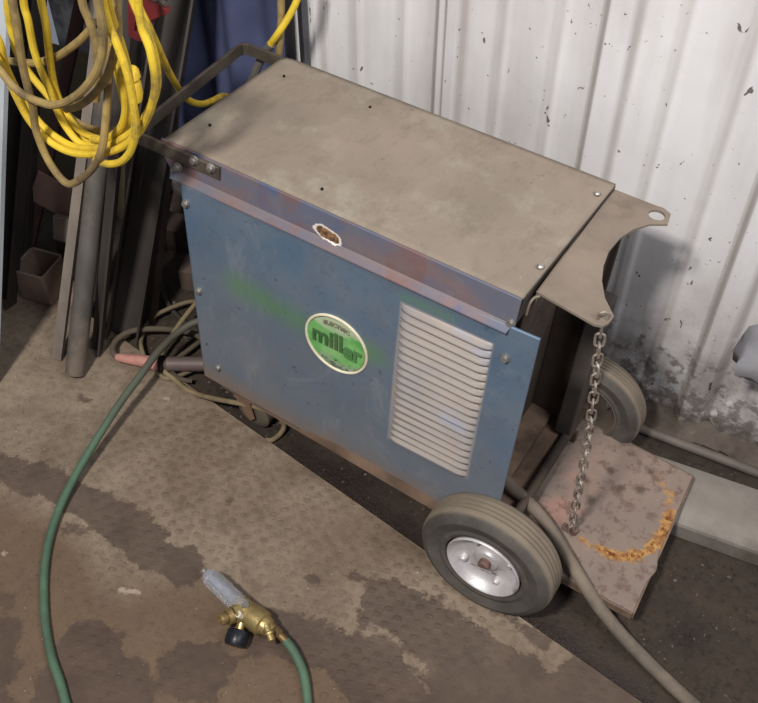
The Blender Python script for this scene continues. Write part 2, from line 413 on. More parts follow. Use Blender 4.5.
def tyre_mat():
    n = N('dusty_rubber', .85, 0, .2)
    c = n.mix(n.ramp(n.noise(10), .35, .65), srgb(88, 82, 77), srgb(70, 66, 62))
    c = n.mix(n.ramp(n.noise(8, 7, .7), .5, .66, 0, .6), c, srgb(106, 98, 88))
    c = n.mix(n.math('MULTIPLY', n.attr('tread'), n.ramp(n.noise(7, 5), .3, .6, .55, 1)), c, srgb(128, 115, 100))
    return n.done(c, n.bump(n.noise(80, 5), .0006))
M_TYRE = tyre_mat()
M_RIM = simple('silver_rim', (208, 204, 204), (180, 174, 172), 20, .45, .35, dirt=(132, 120, 112), dlo=.56, dhi=.75, dscale=14)
M_HUB = simple('rusty_axle', (128, 100, 88), (98, 80, 72), 60, .7, .3)
M_BLACK = simple('black_gap', (20, 18, 17), (28, 25, 23), 20, .9)
M_GREYHOSE = simple('dusty_grey_hose', (124, 111, 97), (98, 88, 78), 14, .8, dirt=(84, 74, 66))
def green_hose_mat():
    n = N('green_rubber_hose', .6, 0, .3); y = n.xyz()[1]
    c = n.mix(n.ramp(n.noise(12), .35, .65), srgb(80, 106, 84), srgb(68, 86, 70))
    f = n.math('ADD', n.ramp(y, -.42*S, .02*S), n.math('MULTIPLY', n.math('SUBTRACT', n.noise(9, 7, .7), .5), .6))
    c = n.mix(n.ramp(f, .1, 1, 0, .9), c, srgb(92, 86, 76))
    return n.done(c, n.bump(n.noise(90, 3), .0006))
M_GREEN = green_hose_mat()
M_YEL = simple('yellow_cord', (222, 190, 58), (198, 164, 48), 16, .5, dirt=(134, 112, 60), dlo=.50, dhi=.66, dscale=12)
M_TAN = simple('grimy_tan_cord', (164, 140, 84), (126, 106, 72), 12, .7, dirt=(100, 84, 60), dlo=.48, dhi=.64, dscale=14)
M_CABLE = simple('tan_cable', (146, 130, 98), (118, 102, 78), 12, .75, dirt=(90, 78, 62))
M_BRCABLE = simple('brown_cable', (98, 86, 72), (78, 68, 58), 12, .75)
M_DKCABLE = simple('dark_cable', (70, 66, 60), (54, 50, 46), 12, .75)

# ---------------------------------------------------------------- welding machine
LN, WD = .945, .48
mach = thing('welding_machine', W(.47, .24, -1.0)*1.0, 'blue box welding machine on two wheels, with green round badge and pale louvred patch', 'welder')
def part(mb, name, mat, **k): return mb.build(name, mat, k.pop('parent', mach), **k)
# top cover: dished sheet with clipped left corner
cnr = [Lo(163,137,2,0), Lo(523,298,2,0), Lo(616,184,2,0), Lo(283,55,2,0)]
def top_pt(u, v):
    a = cnr[0].lerp(cnr[1], u); b = cnr[3].lerp(cnr[2], u); p = a.lerp(b, v)
    if u < .03: p.x += (1-u/.03)*(.016*math.sin(math.pi*v)**.6-.016)*0
    p.z += .003*math.sin(math.pi*v)*math.sin(math.pi*u)
    if u < .06: p.z -= .006*(1-u/.06)**2
    return W(p)
m = MB(); m.grid(top_pt, 60, 30); top = part(m, 'top_cover', M_TOP, solid=.006, ang=50)
def screw(x, y, z=.004, r=.008):
    q = MB(); q.lathe([(0, .005), (r*.6, .005), (r, .002), (r, -.002), (0, -.002)], W(x, y, z), Row @ Vector((0, 0, 1)), 14)
    return q
for i, px in enumerate(((540,268), (597,195))):
    p = Lo(*px, 2, 0); part(screw(p.x, p.y), 'screw', M_BOLT, parent=top)
for px in ((284,77), (210,126), (322,190), (370,108)):
    p = Lo(*px, 2, 0); part(screw(p.x, p.y, .001, .0036), 'rivet_hole', M_BLACK, parent=top)
# flange along the near side: vertical band, crease, then flare over the blue panel
xl0, xr0 = cnr[0].x, cnr[1].x
sec = [(0, .0), (.0, -.060), (-.026, -.092)]
def fl_pt(u, v):
    if v < .75: t = v/.75; y, z = -.009*t, -.068*t
    else: t = (v-.75)/.25; y, z = -.009-.020*t, -.068-.017*t
    xl = xl0 + (0 if z > -.03 else (-.03-z)*.7); xr = xr0 - (.0 if z > -.06 else (-.06-z)*.4)
    yb = cnr[0].y*(1-u)+cnr[1].y*u
    return W(xl+(xr-xl)*u, yb*.9+y-.002, z)
sp = Lo(331, 232, 1, 0)
def scr(u, v):
    q = Row.transposed() @ (fl_pt(u, v)-TOP); return clamp(1.25-math.hypot((q.x-sp.x+(q.z-sp.z)*.6)/.044, (q.z-sp.z)/.021))
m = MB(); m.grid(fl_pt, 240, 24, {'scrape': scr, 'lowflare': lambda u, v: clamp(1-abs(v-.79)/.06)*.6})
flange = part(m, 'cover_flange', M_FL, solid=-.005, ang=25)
def bolt(x, y, z, r=.011, parent=mach, nrm=(0, -1, 0)):
    q = MB(); d = Row @ Vector(nrm)
    q.lathe([(0, .010), (r*.72, .010), (r*.8, .007), (r*.8, .003), (r*1.15, .003), (r*1.15, -.001), (0, -.001)], W(x, y, z), d, 6 if r > .02 else 12)
    return part(q, 'bolt', M_BOLT, parent=parent)
for px in ((183,165), (514,319)):
    p = Lo(*px, 1, -.001); bolt(p.x, -.017, p.z+.004, .010, flange)
# blue side panel
PY = -.02
TL = Lo(182,183,1,PY); TR = Lo(541,338,1,PY); BL = Lo(206,373,1,PY); xr = TR.x; zb = BL.z-.045
def pan_pt(u, v):
    l = TL.lerp(BL, v*1.0); t = TL.lerp(TR, u)
    x = l.x + (TR.x - .0*v - l.x)*u; z = t.z + ((-.752-.036*u) - t.z)*v
    if v < .001 and False: pass
    y = PY - .004*math.sin(math.pi*u)*math.sin(math.pi*v) + noise.noise(Vector((x*3, z*3, 0)))*.002
    return Vector((x, y, z))
g1 = Lo(240,284,1,PY); g2 = Lo(300,318,1,PY); g3 = Lo(375,352,1,PY)
lvc = [Lo(400,301,1,PY), Lo(497,345,1,PY), Lo(470,475,1,PY), Lo(390,432,1,PY)]
lx0, lx1 = .672, .918; lz0, lz1 = -.134, -.606
def green_f(u, v):
    p = pan_pt(u, v); q = (p.x, p.z)
    a = clamp(1-seg(q, (g1.x, g1.z), (g2.x, g2.z))/.075); b = clamp(1-seg(q, (g2.x, g2.z), (g3.x, g3.z))/.06)
    c = .75*clamp(1-seg(q, (.69, -.118), (.80, -.118))/.03)
    return max(a, b, c)*.85
def bare_f(u, v):
    p = pan_pt(u, v); d = min(p.x-lx0, lx1-p.x, lz0-p.z+.008, p.z-lz1+.01); return clamp(.5+(d-.008)/.030)
def mud_f(u, v):
    p = pan_pt(u, v); h = -p.z
    a = clamp((h-.60)/.17) if True else 0
    a *= .75+.35*clamp(1-p.x/.9)
    e = clamp(1-(p.x-TL.x-.05*0)/.05)*.45*clamp((h-.3)/.3)
    return clamp(max(a**1.3, e))
m = MB(); m.grid(lambda u, v: W(pan_pt(u, v)), 200, 160, {'green': green_f, 'bare': bare_f, 'mud': mud_f, 'dust': lambda u, v: clamp((v-.25)/.6)})
panel = part(m, 'side_panel', M_BLUE, solid=-.006, ang=40)
for px in ((188,202), (201,289), (220,366), (507,356)):
    p = Lo(*px, 1, PY); bolt(p.x, PY-.006, p.z, .010, panel)
# louvres: pressed hoods, one surface pattern
def louv_mat():
    n = N('bare_louvre_metal', .75, .05, .25)
    c = n.mix(n.ramp(n.noise(5, 4), .4, .6), srgb(164, 154, 146), srgb(146, 140, 140))
    c = n.mix(n.ramp(n.noise(7, 3), .56, .66, 0, .6), c, srgb(150, 160, 182))
    c = n.mix(n.ramp(n.noise(12, 6), .5, .7, 0, .5), c, srgb(164, 146, 134))
    return n.done(c)
m = MB(); NL = 19; pitch = (lz0-lz1)/NL
dark = MB()
for k in range(NL):
    z0 = lz0-pitch*(k+.12); hh = pitch*.80
    rows = []
    for (dz, dy) in ((0, -.0015), (.35, .003), (.75, .0065), (1.0, .0085)):
        r_ = []
        for i in range(25):
            t = i/24; e = min(1, min(t, 1-t)/.10)**.7 if 0 < t < 1 else 0
            x = lx0+.01+(lx1-lx0-.02)*t; r_.append(m.bm.verts.new(W(x, PY-.0055-dy*e, z0-hh*dz)))
        rows.append(r_)
    for a, b in zip(rows, rows[1:]):
        for i in range(24): m.face([a[i], a[i+1], b[i+1], b[i]])
    dark.box((lx0+.022, PY-.0072, z0-hh-.0022), (lx1-.022, PY-.0058, z0-hh+.0040), W)
lv = part(m, 'louver_vent', louv_mat(), parent=panel, solid=.0012, ang=60, noflip=True)
part(dark, 'vent_slots', M_BLACK, parent=panel)
# round badge
bc = Vector((.519, PY-.0110, -.359)); BR = .090
def badge_mat():
    n = N('worn_green_badge', .45, 0, .4)
    x, y, z = n.xyz()
    c = n.mix(n.ramp(n.noise(14, 4), .38, .62), srgb(72, 152, 66), srgb(134, 186, 116))
    j = n.noise(22, 7, .7)
    up = n.ramp(n.attr('h'), .25, .9)
    c = n.mix(n.ramp(n.math('ADD', n.math('MULTIPLY', up, .45), j), .60, .76, 0, .9), c, srgb(182, 192, 162))
    dn = n.ramp(n.attr('h'), -.25, -.9)
    c = n.mix(n.ramp(n.math('ADD', n.math('MULTIPLY', dn, .4), n.noise(40, 8, .8)), .68, .80, 0, .85), c, srgb(150, 158, 140))
    c = n.mix(n.ramp(n.math('ADD', n.math('MULTIPLY', dn, .25), n.noise(110, 6, .8)), .68, .76, 0, .8), c, srgb(52, 66, 52))
    return n.done(c)
m = MB(); lay = m.bm.verts.layers.float.new('h')
cv = m.bm.verts.new(W(bc)); rings = []
for k in range(1, 9):
    rr = BR*.965*k/8; vs = []
    for i in range(64):
        a = 2*math.pi*i/64; v = m.bm.verts.new(W(bc+Vector((rr*math.cos(a), 0, rr*math.sin(a))))); v[lay] = rr*math.sin(a)/BR; vs.append(v)
    rings.append(vs)
for i in range(64):
    m.face([cv, rings[0][i], rings[0][(i+1) % 64]])
    for A, B in zip(rings, rings[1:]): m.face([A[i], B[i], B[(i+1) % 64], A[(i+1) % 64]])
badge = part(m, 'badge', badge_mat(), parent=panel)
m = MB(); m.tube([W(bc+Vector((BR*.965*math.cos(a), -.001, BR*.965*math.sin(a)))) for a in [2*math.pi*i/72 for i in range(72)]], .0038, 8, closed=True, smooth=False)
part(m, 'badge_rim', simple('cream_ring', (222, 214, 190), (196, 186, 158), 20, .5), parent=panel)
m = MB(); m.tube([W(bc+Vector((BR*.915*math.cos(a), -.0012, BR*.915*math.sin(a)))) for a in [math.pi*(-.28)+math.pi*1.0*i/40 for i in range(41)]], .0010, 6, smooth=False)
part(m, 'badge_line', simple('brown_print', (92, 96, 60), (120, 104, 76), 40, .6), parent=panel)
M_INK = simple('faded_dark_print', (52, 92, 54), (84, 104, 70), 50, .6)
def lettering(txt, center, size, xs=1.0, depth=.0012, bold=.0, name='lettering', slant=0., mat=None, parent=None, curve=0.):
    cu = bpy.data.curves.new('t', 'FONT'); cu.body = txt; cu.size = size; cu.extrude = depth; cu.offset = bold; cu.align_x = 'CENTER'; cu.align_y = 'CENTER'; cu.resolution_u = 3
    to = bpy.data.objects.new('t', cu); sc.collection.objects.link(to)
    dg = bpy.context.evaluated_depsgraph_get(); me = bpy.data.meshes.new_from_object(to.evaluated_get(dg))
    q = MB(); q.bm.from_mesh(me)
    for v in q.bm.verts:
        x, y, z = v.co; x = x*xs+slant*y; y = y - curve*x*x
        v.co = W(center+Vector((x, -z-.001, y)))
    bpy.data.objects.remove(to); bpy.data.meshes.remove(me); bpy.data.curves.remove(cu)
    return part(q, name, mat or M_INK, parent=parent or panel, smooth=False)
lettering('mill', bc+Vector((-.024, -.0015, .006)), .074, .86, bold=.0020)
lettering('er', bc+Vector((.046, -.0015, -.004)), .074, .80, bold=.0024, mat=simple('nearly_gone_print', (74, 132, 66), (84, 120, 76), 60, .6))
lettering('ELECTRIC', bc+Vector((.0, -.0015, .062)), .017, 1.0, bold=.0004, mat=simple('scuffed_print', (112, 116, 92), (134, 128, 104), 50, .6), curve=3.5)
# hidden body: rear panel, ends, bottom
m = MB(); m.box((.03, WD-.012, -.755), (1.0, WD, -.03), W); part(m, 'rear_panel', M_DARKBODY, bevel=.002)
m = MB(); m.box((.140, -.010, -.755), (.148, WD-.012, -.09), W); m.box((.03, .03, -.2), (.038, WD-.012, -.03), W); m.box((.03, .03, -.208), (.148, WD-.012, -.2), W); part(m, 'left_end_panel', M_DARKBODY)
m = MB()
m.box((.885, .0, -.80), (.893, WD-.012, -.03), W); m.box((.893, -.010, -.70), (.935, .004, -.04), W)
m.box((.893, WD-.03, -.80), (.985, WD-.012, -.06), W); m.box((.893, .15, -.58), (.905, .40, -.20), W)
part(m, 'right_end_panel', M_DARKBODY, bevel=.002)
m = MB()                                    # end skirt of the cover and rolled rod below it
e0, e1 = cnr[1], cnr[2]
m.solid([W(e0.x-.004, e0.y+.004, -.004), W(e1.x-.004, e1.y-.004, -.004), W(e1.x-.010, e1.y-.004, -.055), W(e0.x-.012, e0.y+.02, -.085), W(e0.x-.012, e0.y+.002, -.085)], Row @ Vector((.006, 0, 0)))
part(m, 'cover_end_skirt', simple('dark_edge_steel', (62, 56, 52), (84, 76, 68), 12, .6, .2))
m = MB(); m.tube([W(e0.x+.006, .022, -.065), W(e0.x+.008, .024, -.032), W(e0.x+.012, .035, -.022), W(e0.x+.02, .04, -.02)], .0028, 8)
part(m, 'bracket_clip', M_BARE)
# base pan lips
m = MB(); z0, z1 = -.87, -.79
m.solid([W(.14, -.018, -.757), W(.955, -.018, -.79), W(.955, -.018, -.80), W(.14, -.018, -.765)], Row @ Vector((0, WD+.018, 0)))
m.solid([W(.12, -.026, -.71), W(.985, -.026, -.765), W(.985, -.026, -.818), W(.135, -.026, -.762)], Row @ Vector((0, .008, 0)))
m.box((.955, .02, -.86), (1.0, WD+.0, -.845), W); m.box((.948, .02, -.86), (.958, WD, -.79), W)
pan = part(m, 'base_pan', M_PAN, bevel=.002)
# handle: flat bar loop at the left end
h = [Lo(222,178,1,-.010), Lo(150,146,1,-.010)]
hz = -.018
loop = [Vector((.176, -.010, hz)), Vector((-.072, -.010, hz)), Vector((-.084, .0, hz)), Vector((-.09, .03, hz)), Vector((-.146, .475, hz-.012)), Vector((-.145, .492, hz-.013)), Vector((-.130, .500, hz-.013)), Vector((-.010, .492, hz-.01)), Vector((.10, .488, hz-.01))]
m = MB(); prev = None; HH = .0165; TT = .0045
for i, p in enumerate(loop):
    a = loop[max(i-1, 0)]; b = loop[min(i+1, len(loop)-1)]; t = (b-a).normalized(); nn = Vector((-t.y, t.x, 0)).normalized()
    r_ = m.verts([W(p+nn*sx*TT+Vector((0, 0, sz*HH))) for sx, sz in ((-1, -1), (1, -1), (1, 1), (-1, 1))])
    if prev:
        for k in range(4): m.face([prev[k], prev[(k+1) % 4], r_[(k+1) % 4], r_[k]])
    else: m.face(r_)
    prev = r_
m.face(prev)
hd = part(m, 'handle', M_HANDLE, ang=30, bevel=.0012)
for px in ((194,160), (211,168)):
    p = Lo(*px, 1, -.016); bolt(p.x, -.015, p.z, .0105, hd)
# cylinder bracket with scooped edge
z = -.014
out = [(614,189), (655,205), (664,208), (671,214), (668,224), (650,224), (634,229), (620,238), (609,251), (603.5,266), (602,281), (605,298), (614,316), (609,323), (603,326), (594,324), (566,308), (538,292)]
out = [Lo(*p, 2, z) for p in out]
hc = Lo(657, 215, 2, z); hr = .019
hole = [hc+Vector((hr*math.cos(a), hr*math.sin(a), 0)) for a in [2*math.pi*i/20 for i in range(20)]]
m = MB(); m.solid([W(p) for p in out], Row @ Vector((0, 0, -.006)), [[W(p) for p in hole]])
m.solid([W(out[-1]+Vector((.0, .004, -.005))), W(out[0]+Vector((.0, -.004, -.005))), W(out[0]+Vector((0, -.004, -.05))), W(out[-1]+Vector((0, .02, -.06)))], Row @ Vector((-.005, 0, 0)))
part(m, 'bottle_bracket', simple('dusty_bracket', (136, 122, 108), (114, 102, 92), 9, .75, .1, dirt=(100, 86, 74)), smooth=False)
# chain from bracket to shelf
SZ = .085                                   # shelf height above the plate floor
ca = W(Lo(603, 322, 2, z)+Vector((-.004, .006, .002))); cb = U(572, 530, 2, SZ+.006)
m = MB(); up = (cb-ca).normalized()
def link(mb, c, t, side, ln=.040, wd=.0095, r=.0031):
    pts = []
    for i in range(16):
        a = 2*math.pi*i/16; h_ = math.cos(a); w_ = math.sin(a)
        y = (ln/2-wd)*(1 if h_ > 0 else -1)+h_*wd if abs(h_) > 1e-6 else 0
        pts.append(c+t*y+side*w_*wd)
    mb.tube(pts, r, 7, closed=True, sub=2)
nl = 27; tot = (cb-ca).length; chain = None; step = tot/(nl-1)
sA = up.cross(Vector((.3, 1, 0))).normalized(); sB = up.cross(sA).normalized()
for i in range(nl):
    t = i/(nl-1); c = ca.lerp(cb, t)+Vector((.006*math.sin(3.1*t), .004*math.sin(5*t), 0))*math.sin(math.pi*t)
    q = MB(); tw = .7+.5*math.sin(i*.9)*.5; s1 = (sA*math.cos(tw)+sB*math.sin(tw)) if i % 2 else (sB*math.cos(tw)-sA*math.sin(tw))
    link(q, c, up, s1, ln=step+.0075)
    if chain is None: chain = part(q, 'chain', M_CHAIN)
    else: part(q, 'chain_link', M_CHAIN, parent=chain)
q = MB(); q.tube([cb+Vector((.0, 0, .012)), cb+Vector((-.010, -.004, -.001)), cb+Vector((-.022, -.006, .002)), cb+Vector((-.02, .006, .006))], .0055, 8)
q.cyl(cb+Vector((.006, -.004, -.004)), cb+Vector((.008, -.004, .014)), .009, 12)
part(q, 'chain_hook', M_HUB, parent=chain)
# bottle shelf
s0 = [U(590, 390, 2, SZ), U(693, 476, 2, SZ), U(630, 616, 2, SZ)]
A_ = Vector((.972, .505, SZ-.004)); B_ = U(693, 476, 2, SZ); C_ = U(633, 612, 2, SZ); D_ = Vector((.985, -.0 + C_.y*.4, SZ-.004))
D_ = Vector((A_.x+.012, C_.y+.004, SZ-.004))
rc = [U(*p, 2, SZ) for p in ((583,540), (600,550), (620,556), (640,554), (655,544), (665,530), (670,512), (668,495), (660,478), (648,466), (633,456))]
rw = [.55, .8, .95, .9, .95, 1., .85, .6, .5, .4, .25]
blotchc = [U(*p, 2, SZ) for p in ((585,480), (590,500), (620,490), (610,470), (640,490), (650,470), (572,532))]  # centres of darker blotches around the chain end and across the shelf
def sh_pt(u, v):
    p = (D_.lerp(C_, u)).lerp(A_.lerp(B_, u), v)
    bump_ = .022*math.exp(-((v-.30)/.06)**2)*clamp((u-.85)/.15)
    p.x += bump_*.5
    p.z += .002*math.sin(u*6)*math.sin(v*5)
    return p
def ring_f(u, v):
    p = sh_pt(u, v); b = 0
    for i in range(len(rc)-1):
        d = seg((p.x, p.y), rc[i][:2], rc[i+1][:2]); b = max(b, clamp(1.15-d/.030)*(rw[i]+rw[i+1])/2)
    return b
def blotch_f(u, v):
    p = sh_pt(u, v); return max(clamp(.95-(Vector((p.x, p.y))-Vector(c[:2])).length/.055) for c in blotchc)*.8
m = MB(); m.grid(sh_pt, 90, 90, {'ring': ring_f, 'blotch': blotch_f})
shelf = part(m, 'bottle_shelf', M_SHELF, solid=.005, noflip=True)
m = MB()                                    # folded lips of the shelf
for a, b in ((D_, C_), (C_, B_), (A_, B_)):
    d = (b-a).normalized(); nn = Vector((d.y, -d.x, 0))*(-1 if (a is A_) else 1)
    m.solid([a+Vector((0, 0, -.004)), b+Vector((0, 0, -.004)), b+Vector((0, 0, -.03)), a+Vector((0, 0, -.03))], nn*.005)
part(m, 'shelf_lip', M_PAN, parent=shelf)
m = MB()
g = D_.lerp(A_, .02); 
m.box((.988, D_.y+.01, SZ+.002), (.998, .50, SZ+.014))
m.box((.93, D_.y+.03, SZ-.006), (.985, .50, SZ+.05))
part(m, 'shelf_mount', M_PAN, bevel=.002)
# axle and wheels
hx = .0; H = Lo(482, 568, 1, -.11)
def wheel(yo, yi, name='wheel', k_=1.045, RM=None):            # yo = visible face, yi = other face
    sgn = 1 if yi > yo else -1; t = abs(yi-yo); c = W(H.x, yo, H.z); ax = Row @ Vector((0, sgn, 0))
    tw = t/.088
    pr_ = [(.100, .016), (.104, .006), (.112, .003), (.122, .006), (.128, .004), (.150, -.001), (.163, .004), (.171, .010), (.1765, .018)]
    RM = RM or M_RIM
    grooves = [.028*tw, .040*tw, .052*tw, .064*tw]
    y = .02
    for gq in grooves:
        pr_ += [(.1785, gq-.003), (.1745, gq-.0022), (.1745, gq), (.179, gq+.001)]
    pr_ += [(.1765, t-.018), (.171, t-.010), (.163, t-.004), (.150, t), (.118, t-.004), (.100, t-.012), (.098, t*.5), (.100, .016)]
    pr_ = [(r_*k_, h_) for r_, h_ in pr_]
    m = MB(); ly = m.bm.verts.layers.float.new('tread'); m.lathe(pr_, c, ax, 72)
    for v in m.bm.verts:
        q = v.co-c; v[ly] = 1. if (q-ax*q.dot(ax)).length > .1722*k_ else 0.
    w_ = part(m, name, M_TYRE, ang=28)
    m = MB(); m.lathe([(.1005, .012), (.1025, .006), (.099, .002), (.094, .006), (.088, .022), (.070, .036), (.050, .040), (.034, .034), (.030, .026), (.018, .024), (0, .024), ], c, ax, 64)
    m.lathe([(.1005, .012), (.1005, t-.012), (.088, t-.02), (.03, t-.03), (0, t-.03)], c, ax, 64)
    rim = part(m, 'rim', RM, parent=w_, ang=50)
    for k in range(4):
        a = math.pi/2*k+.55; q = MB(); ctr = c+ax*.026+(Row @ Vector((math.cos(a), 0, math.sin(a))))*.071
        q.lathe([(0, -.008), (.006, -.007), (.010, .0), (.011, .010)], ctr, ax, 16); part(q, 'rim_dimple', RM, parent=w_)
    q = MB(); q.lathe([(0, .006), (.013, .006), (.016, .010), (.016, .030)], c, ax, 20); part(q, 'axle_cap', M_HUB, parent=w_)
    q = MB(); d = Row @ Vector((1, 0, .12)); q.tube([c+ax*.004-d*.030+Vector((0, 0, -.004)), c+ax*.002, c+ax*.004+d*.026], .0022, 6, smooth=False); part(q, 'cotter_pin', M_BOLT, parent=w_)
    return w_
wheel(-.114, -.014, k_=1.035)
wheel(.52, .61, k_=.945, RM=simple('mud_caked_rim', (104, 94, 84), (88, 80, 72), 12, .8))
m = MB(); m.cyl(W(H.x, -.024, H.z), W(H.x, .56, H.z), .014); m.box((H.x-.05, .0, -.84), (H.x-.03, .03, H.z+.0), W)
m.box((H.x-.03, .02, -.86), (H.x+.02, .035, H.z-.02), W); m.box((H.x-.03, WD-.035, -.86), (H.x+.02, WD-.02, H.z-.02), W)
part(m, 'axle', M_DARKBODY)
# upright channel at the far right corner
m = MB(); m.box((.985, .40, -.80), (1.035, .47, -.30), W); part(m, 'corner_upright', simple('grey_upright', (88, 80, 74), (66, 60, 56), 9, .7, .2), bevel=.006)
# casters under the left end
def caster(cx, cy, zf):
    base = Vector((cx, cy, zf)); R1 = .058
    topz = W(.15, 0, -.768).z
    m = MB(); m.box((cx-.055, cy-.035, topz-.012), (cx+.035, cy+.035, topz))
    m.cyl((cx-.015, cy, topz-.03), (cx-.015, cy, topz-.012), .028)
    wc = Vector((cx+.03, cy, zf+R1))
    for s_ in (-1, 1):
        y = cy+s_*.026
        m.solid([(cx-.045, y, topz-.03), (cx+.02, y, topz-.03), (wc.x+.018, y, wc.z+.0), (wc.x, y, wc.z-.018), (wc.x-.02, y, wc.z), (cx-.045, y, topz-.07)], (0, .005*s_, 0))
    m.box((cx-.045, cy-.026, topz-.034), (cx+.02, cy+.026, topz-.028))
    f = part(m, 'caster', simple('rusty_fork', (136, 108, 88), (112, 92, 78), 14, .75, .2), bevel=.002)
    q = MB(); q.lathe([(0, -.019), (.03, -.019), (.05, -.018), (R1, -.012), (R1, .012), (.05, .018), (.03, .019), (0, .019)], wc, (0, 1, 0), 36)
    part(q, 'caster_wheel', simple('grey_caster_rubber', (98, 88, 76), (80, 72, 64), 14, .8), parent=f)
cp_ = U(249, 432, 2, DZ); caster(cp_.x-.03, cp_.y+.045, DZ); caster(cp_.x-.03, .40, DZ)

# ---------------------------------------------------------------- hoses and cables on the floor
def fpath(pts, extra=0):                    # (px, py, height)
    return [U(x, y, 2, h) for x, y, h in pts]
m = MB(); m.tube([U(497,452,2,.10)*1.0] and fpath([(478,440,.20), (494,462,.19), (509,484,.17), (524,498,.155), (541,516,.132), (557,539,.118), (571,563,.112), (584,584,.098), (600,608,.060), (620,633,.02), (640,654,-.004), (662,676,-.010), (690,702,-.010), (740,745,-.010)]), .0178, 14)
tag(m.build('welding_cable', M_GREYHOSE), 'thick dusty grey cable running from behind the blue panel over the rusted shelf edge', 'cable')
m = MB(); m.tube(fpath([(214,318,.13), (203,320,.12), (191,324,.11), (175,335,.10), (158,352,.105), (140,376,.10), (118,406,.085), (95,442,.06), (74,478,.035), (58,512,.02), (48,545,.014), (44,580,.012), (45,620,.012), (51,655,.012), (60,682,.012), (70,715,.012), (95,765,.012), (150,800,.012), (230,800,.012), (290,760,.012), (307,720,.012), (307,695,.016), (303,672,.022), (294,652,.03), (286,641,.035)]), .0118, 12)
ghose = m.build('gas_hose', M_GREEN, base=(0, 0, 0)); tag(ghose, 'long green gas hose curving over the dusty floor to the brass flowmeter', 'hose')
# electrode holder and its cables
m = MB()
a = U(116,357,2,.03); b = U(161,364,2,.03); c = U(164,367,2,.032); d = U(226,364,2,.035)
eh = thing('electrode_holder', (b.x, b.y, 0), 'welding torch handle with faded pink tapered grip beside the blue machine', 'welding torch')
ax = b-a
m = MB(); m.lathe([(0, 0), (.010, .0), (.014, .01), (.020, ax.length*.6), (.0235, ax.length*.9), (.0225, ax.length), (0, ax.length)], a, ax, 20)
m.build('tapered_grip', simple('faded_pink_plastic', (196, 140, 128), (160, 112, 102), 20, .65, dirt=(124, 98, 86), dlo=.5, dhi=.62, dscale=16), eh)
q = MB(); ax2 = d-b; q.lathe([(0, 0), (.012, .0), (.015, .012), (.024, .022), (.024, ax2.length*.8), (.018, ax2.length), (0, ax2.length)], b, ax2, 20)
q.build('dark_barrel', simple('grey_barrel', (98, 90, 86), (120, 96, 92), 16, .55, .2), eh)
q = MB(); q.lathe([(.0235, -.006), (.0285, -.004), (.0285, .008), (.0235, .010)], b, ax2, 20); q.build('collar', M_BLACK, eh)
def cable(pts, r, mat, label, cat='cable', name='cable'):
    m = MB(); m.tube(fpath(pts), r, 10); o = m.build(name, mat); tag(o, label, cat); return o
cable([(117,357,.028), (113,352,.03), (114,344,.03), (120,337,.03), (132,331,.028), (148,329,.025), (165,329,.024), (182,331,.024), (195,334,.022), (210,345,.02), (228,352,.015), (240,352,.01)], .0098, M_BRCABLE, 'dusty brown cable looping out of the tip of the pink torch handle', name='torch_cable')
cable([(266,440,-.014), (272,440,-.012), (280,434,-.010), (284,426,.01), (280,418,.045), (270,412,.065), (256,407,.075), (232,402,.07), (216,399,.055), (200,395,.03), (186,389,.014), (174,379,.014), (164,371,.014), (159,362,.012), (163,350,.02), (170,339,.03), (178,326,.04), (187,314,.05), (197,302,.05), (208,290,.05), (222,285,.03)], .0078, M_CABLE, 'thin tan cable passing in front of the caster and curling at its end', name='tan_cable')
cable([(240,300,-.01), (215,300,.0), (199,301,.012), (188,302,.016), (178,305,.016), (166,310,.012), (155,316,.006), (146,326,.0), (142,336,-.004), (141,346,.010), (145,358,.008), (153,368,.008), (165,378,.006), (178,376,.006), (190,371,.006), (215,360,.004), (235,350,.0)], .0074, simple('pale_tan_cable', (134, 120, 94), (108, 96, 76), 12, .75), 'pale tan cable making a round loop behind the pink torch handle', name='looped_cable')
cable([(222,325,.0), (212,333,.0), (202,340,.004), (194,346,.006), (186,352,.008), (178,358,.008), (172,366,.004), (172,372,.008), (180,379,.008), (192,381,.0)], .0080, M_BRCABLE, 'short brown cable piece crossing the torch barrel beside the blue panel', name='short_cable')
cable([(164,280,.0), (163,290,-.008), (166,300,-.010), (172,310,-.010), (182,320,-.010), (196,330,-.012), (215,340,-.012)], .0090, M_DKCABLE, 'dark cable half hidden in the shadow behind the machine', name='dark_cable')
# pipe and channel near the wall
m = MB(); m.tube([U(600,413,2,-.012), U(650,432,2,-.012), U(758,473,2,-.012), U(830,502,2,-.005)], .0145, 16)
tag(m.build('floor_pipe', simple('pipe_grey', (114, 104, 96), (92, 84, 78), 12, .7, .2)), 'grey pipe lying on the ground along the foot of the wall', 'pipe')
m = MB()
a0 = U(655, 455, 2, .045); a1 = U(770, 494, 2, .045); b0 = U(690, 525, 2, DZ); dv = (a1-a0).normalized(); nrm = Vector((dv.y, -dv.x, 0))
a1 = a0+dv*.62; wv = .195
sec = []
K = 10
for i in range(K+1): t = i/K; sec.append((wv*t, .045 + .008*math.sin(math.pi*t) - (.0 if t < .8 else (t-.8)/.2*.012)))
sec += [(wv+.004, .025), (wv+.004, DZ+.004), (wv-.004, DZ+.004), (wv-.004, .022), (.01, .034), (.006, DZ+.004), (-.004, DZ+.004)]
m.solid([a0.xy.to_3d()+nrm*x+Vector((0, 0, z_)) for x, z_ in sec], dv*.62)
tag(m.build('steel_channel', simple('chalky_channel', (136, 128, 120), (114, 106, 98), 8, .65, .1, dirt=(96, 88, 78), dlo=.5, dhi=.68), ang=25), 'pale grey steel channel lying on the ground right of the rusted shelf', 'steel channel')
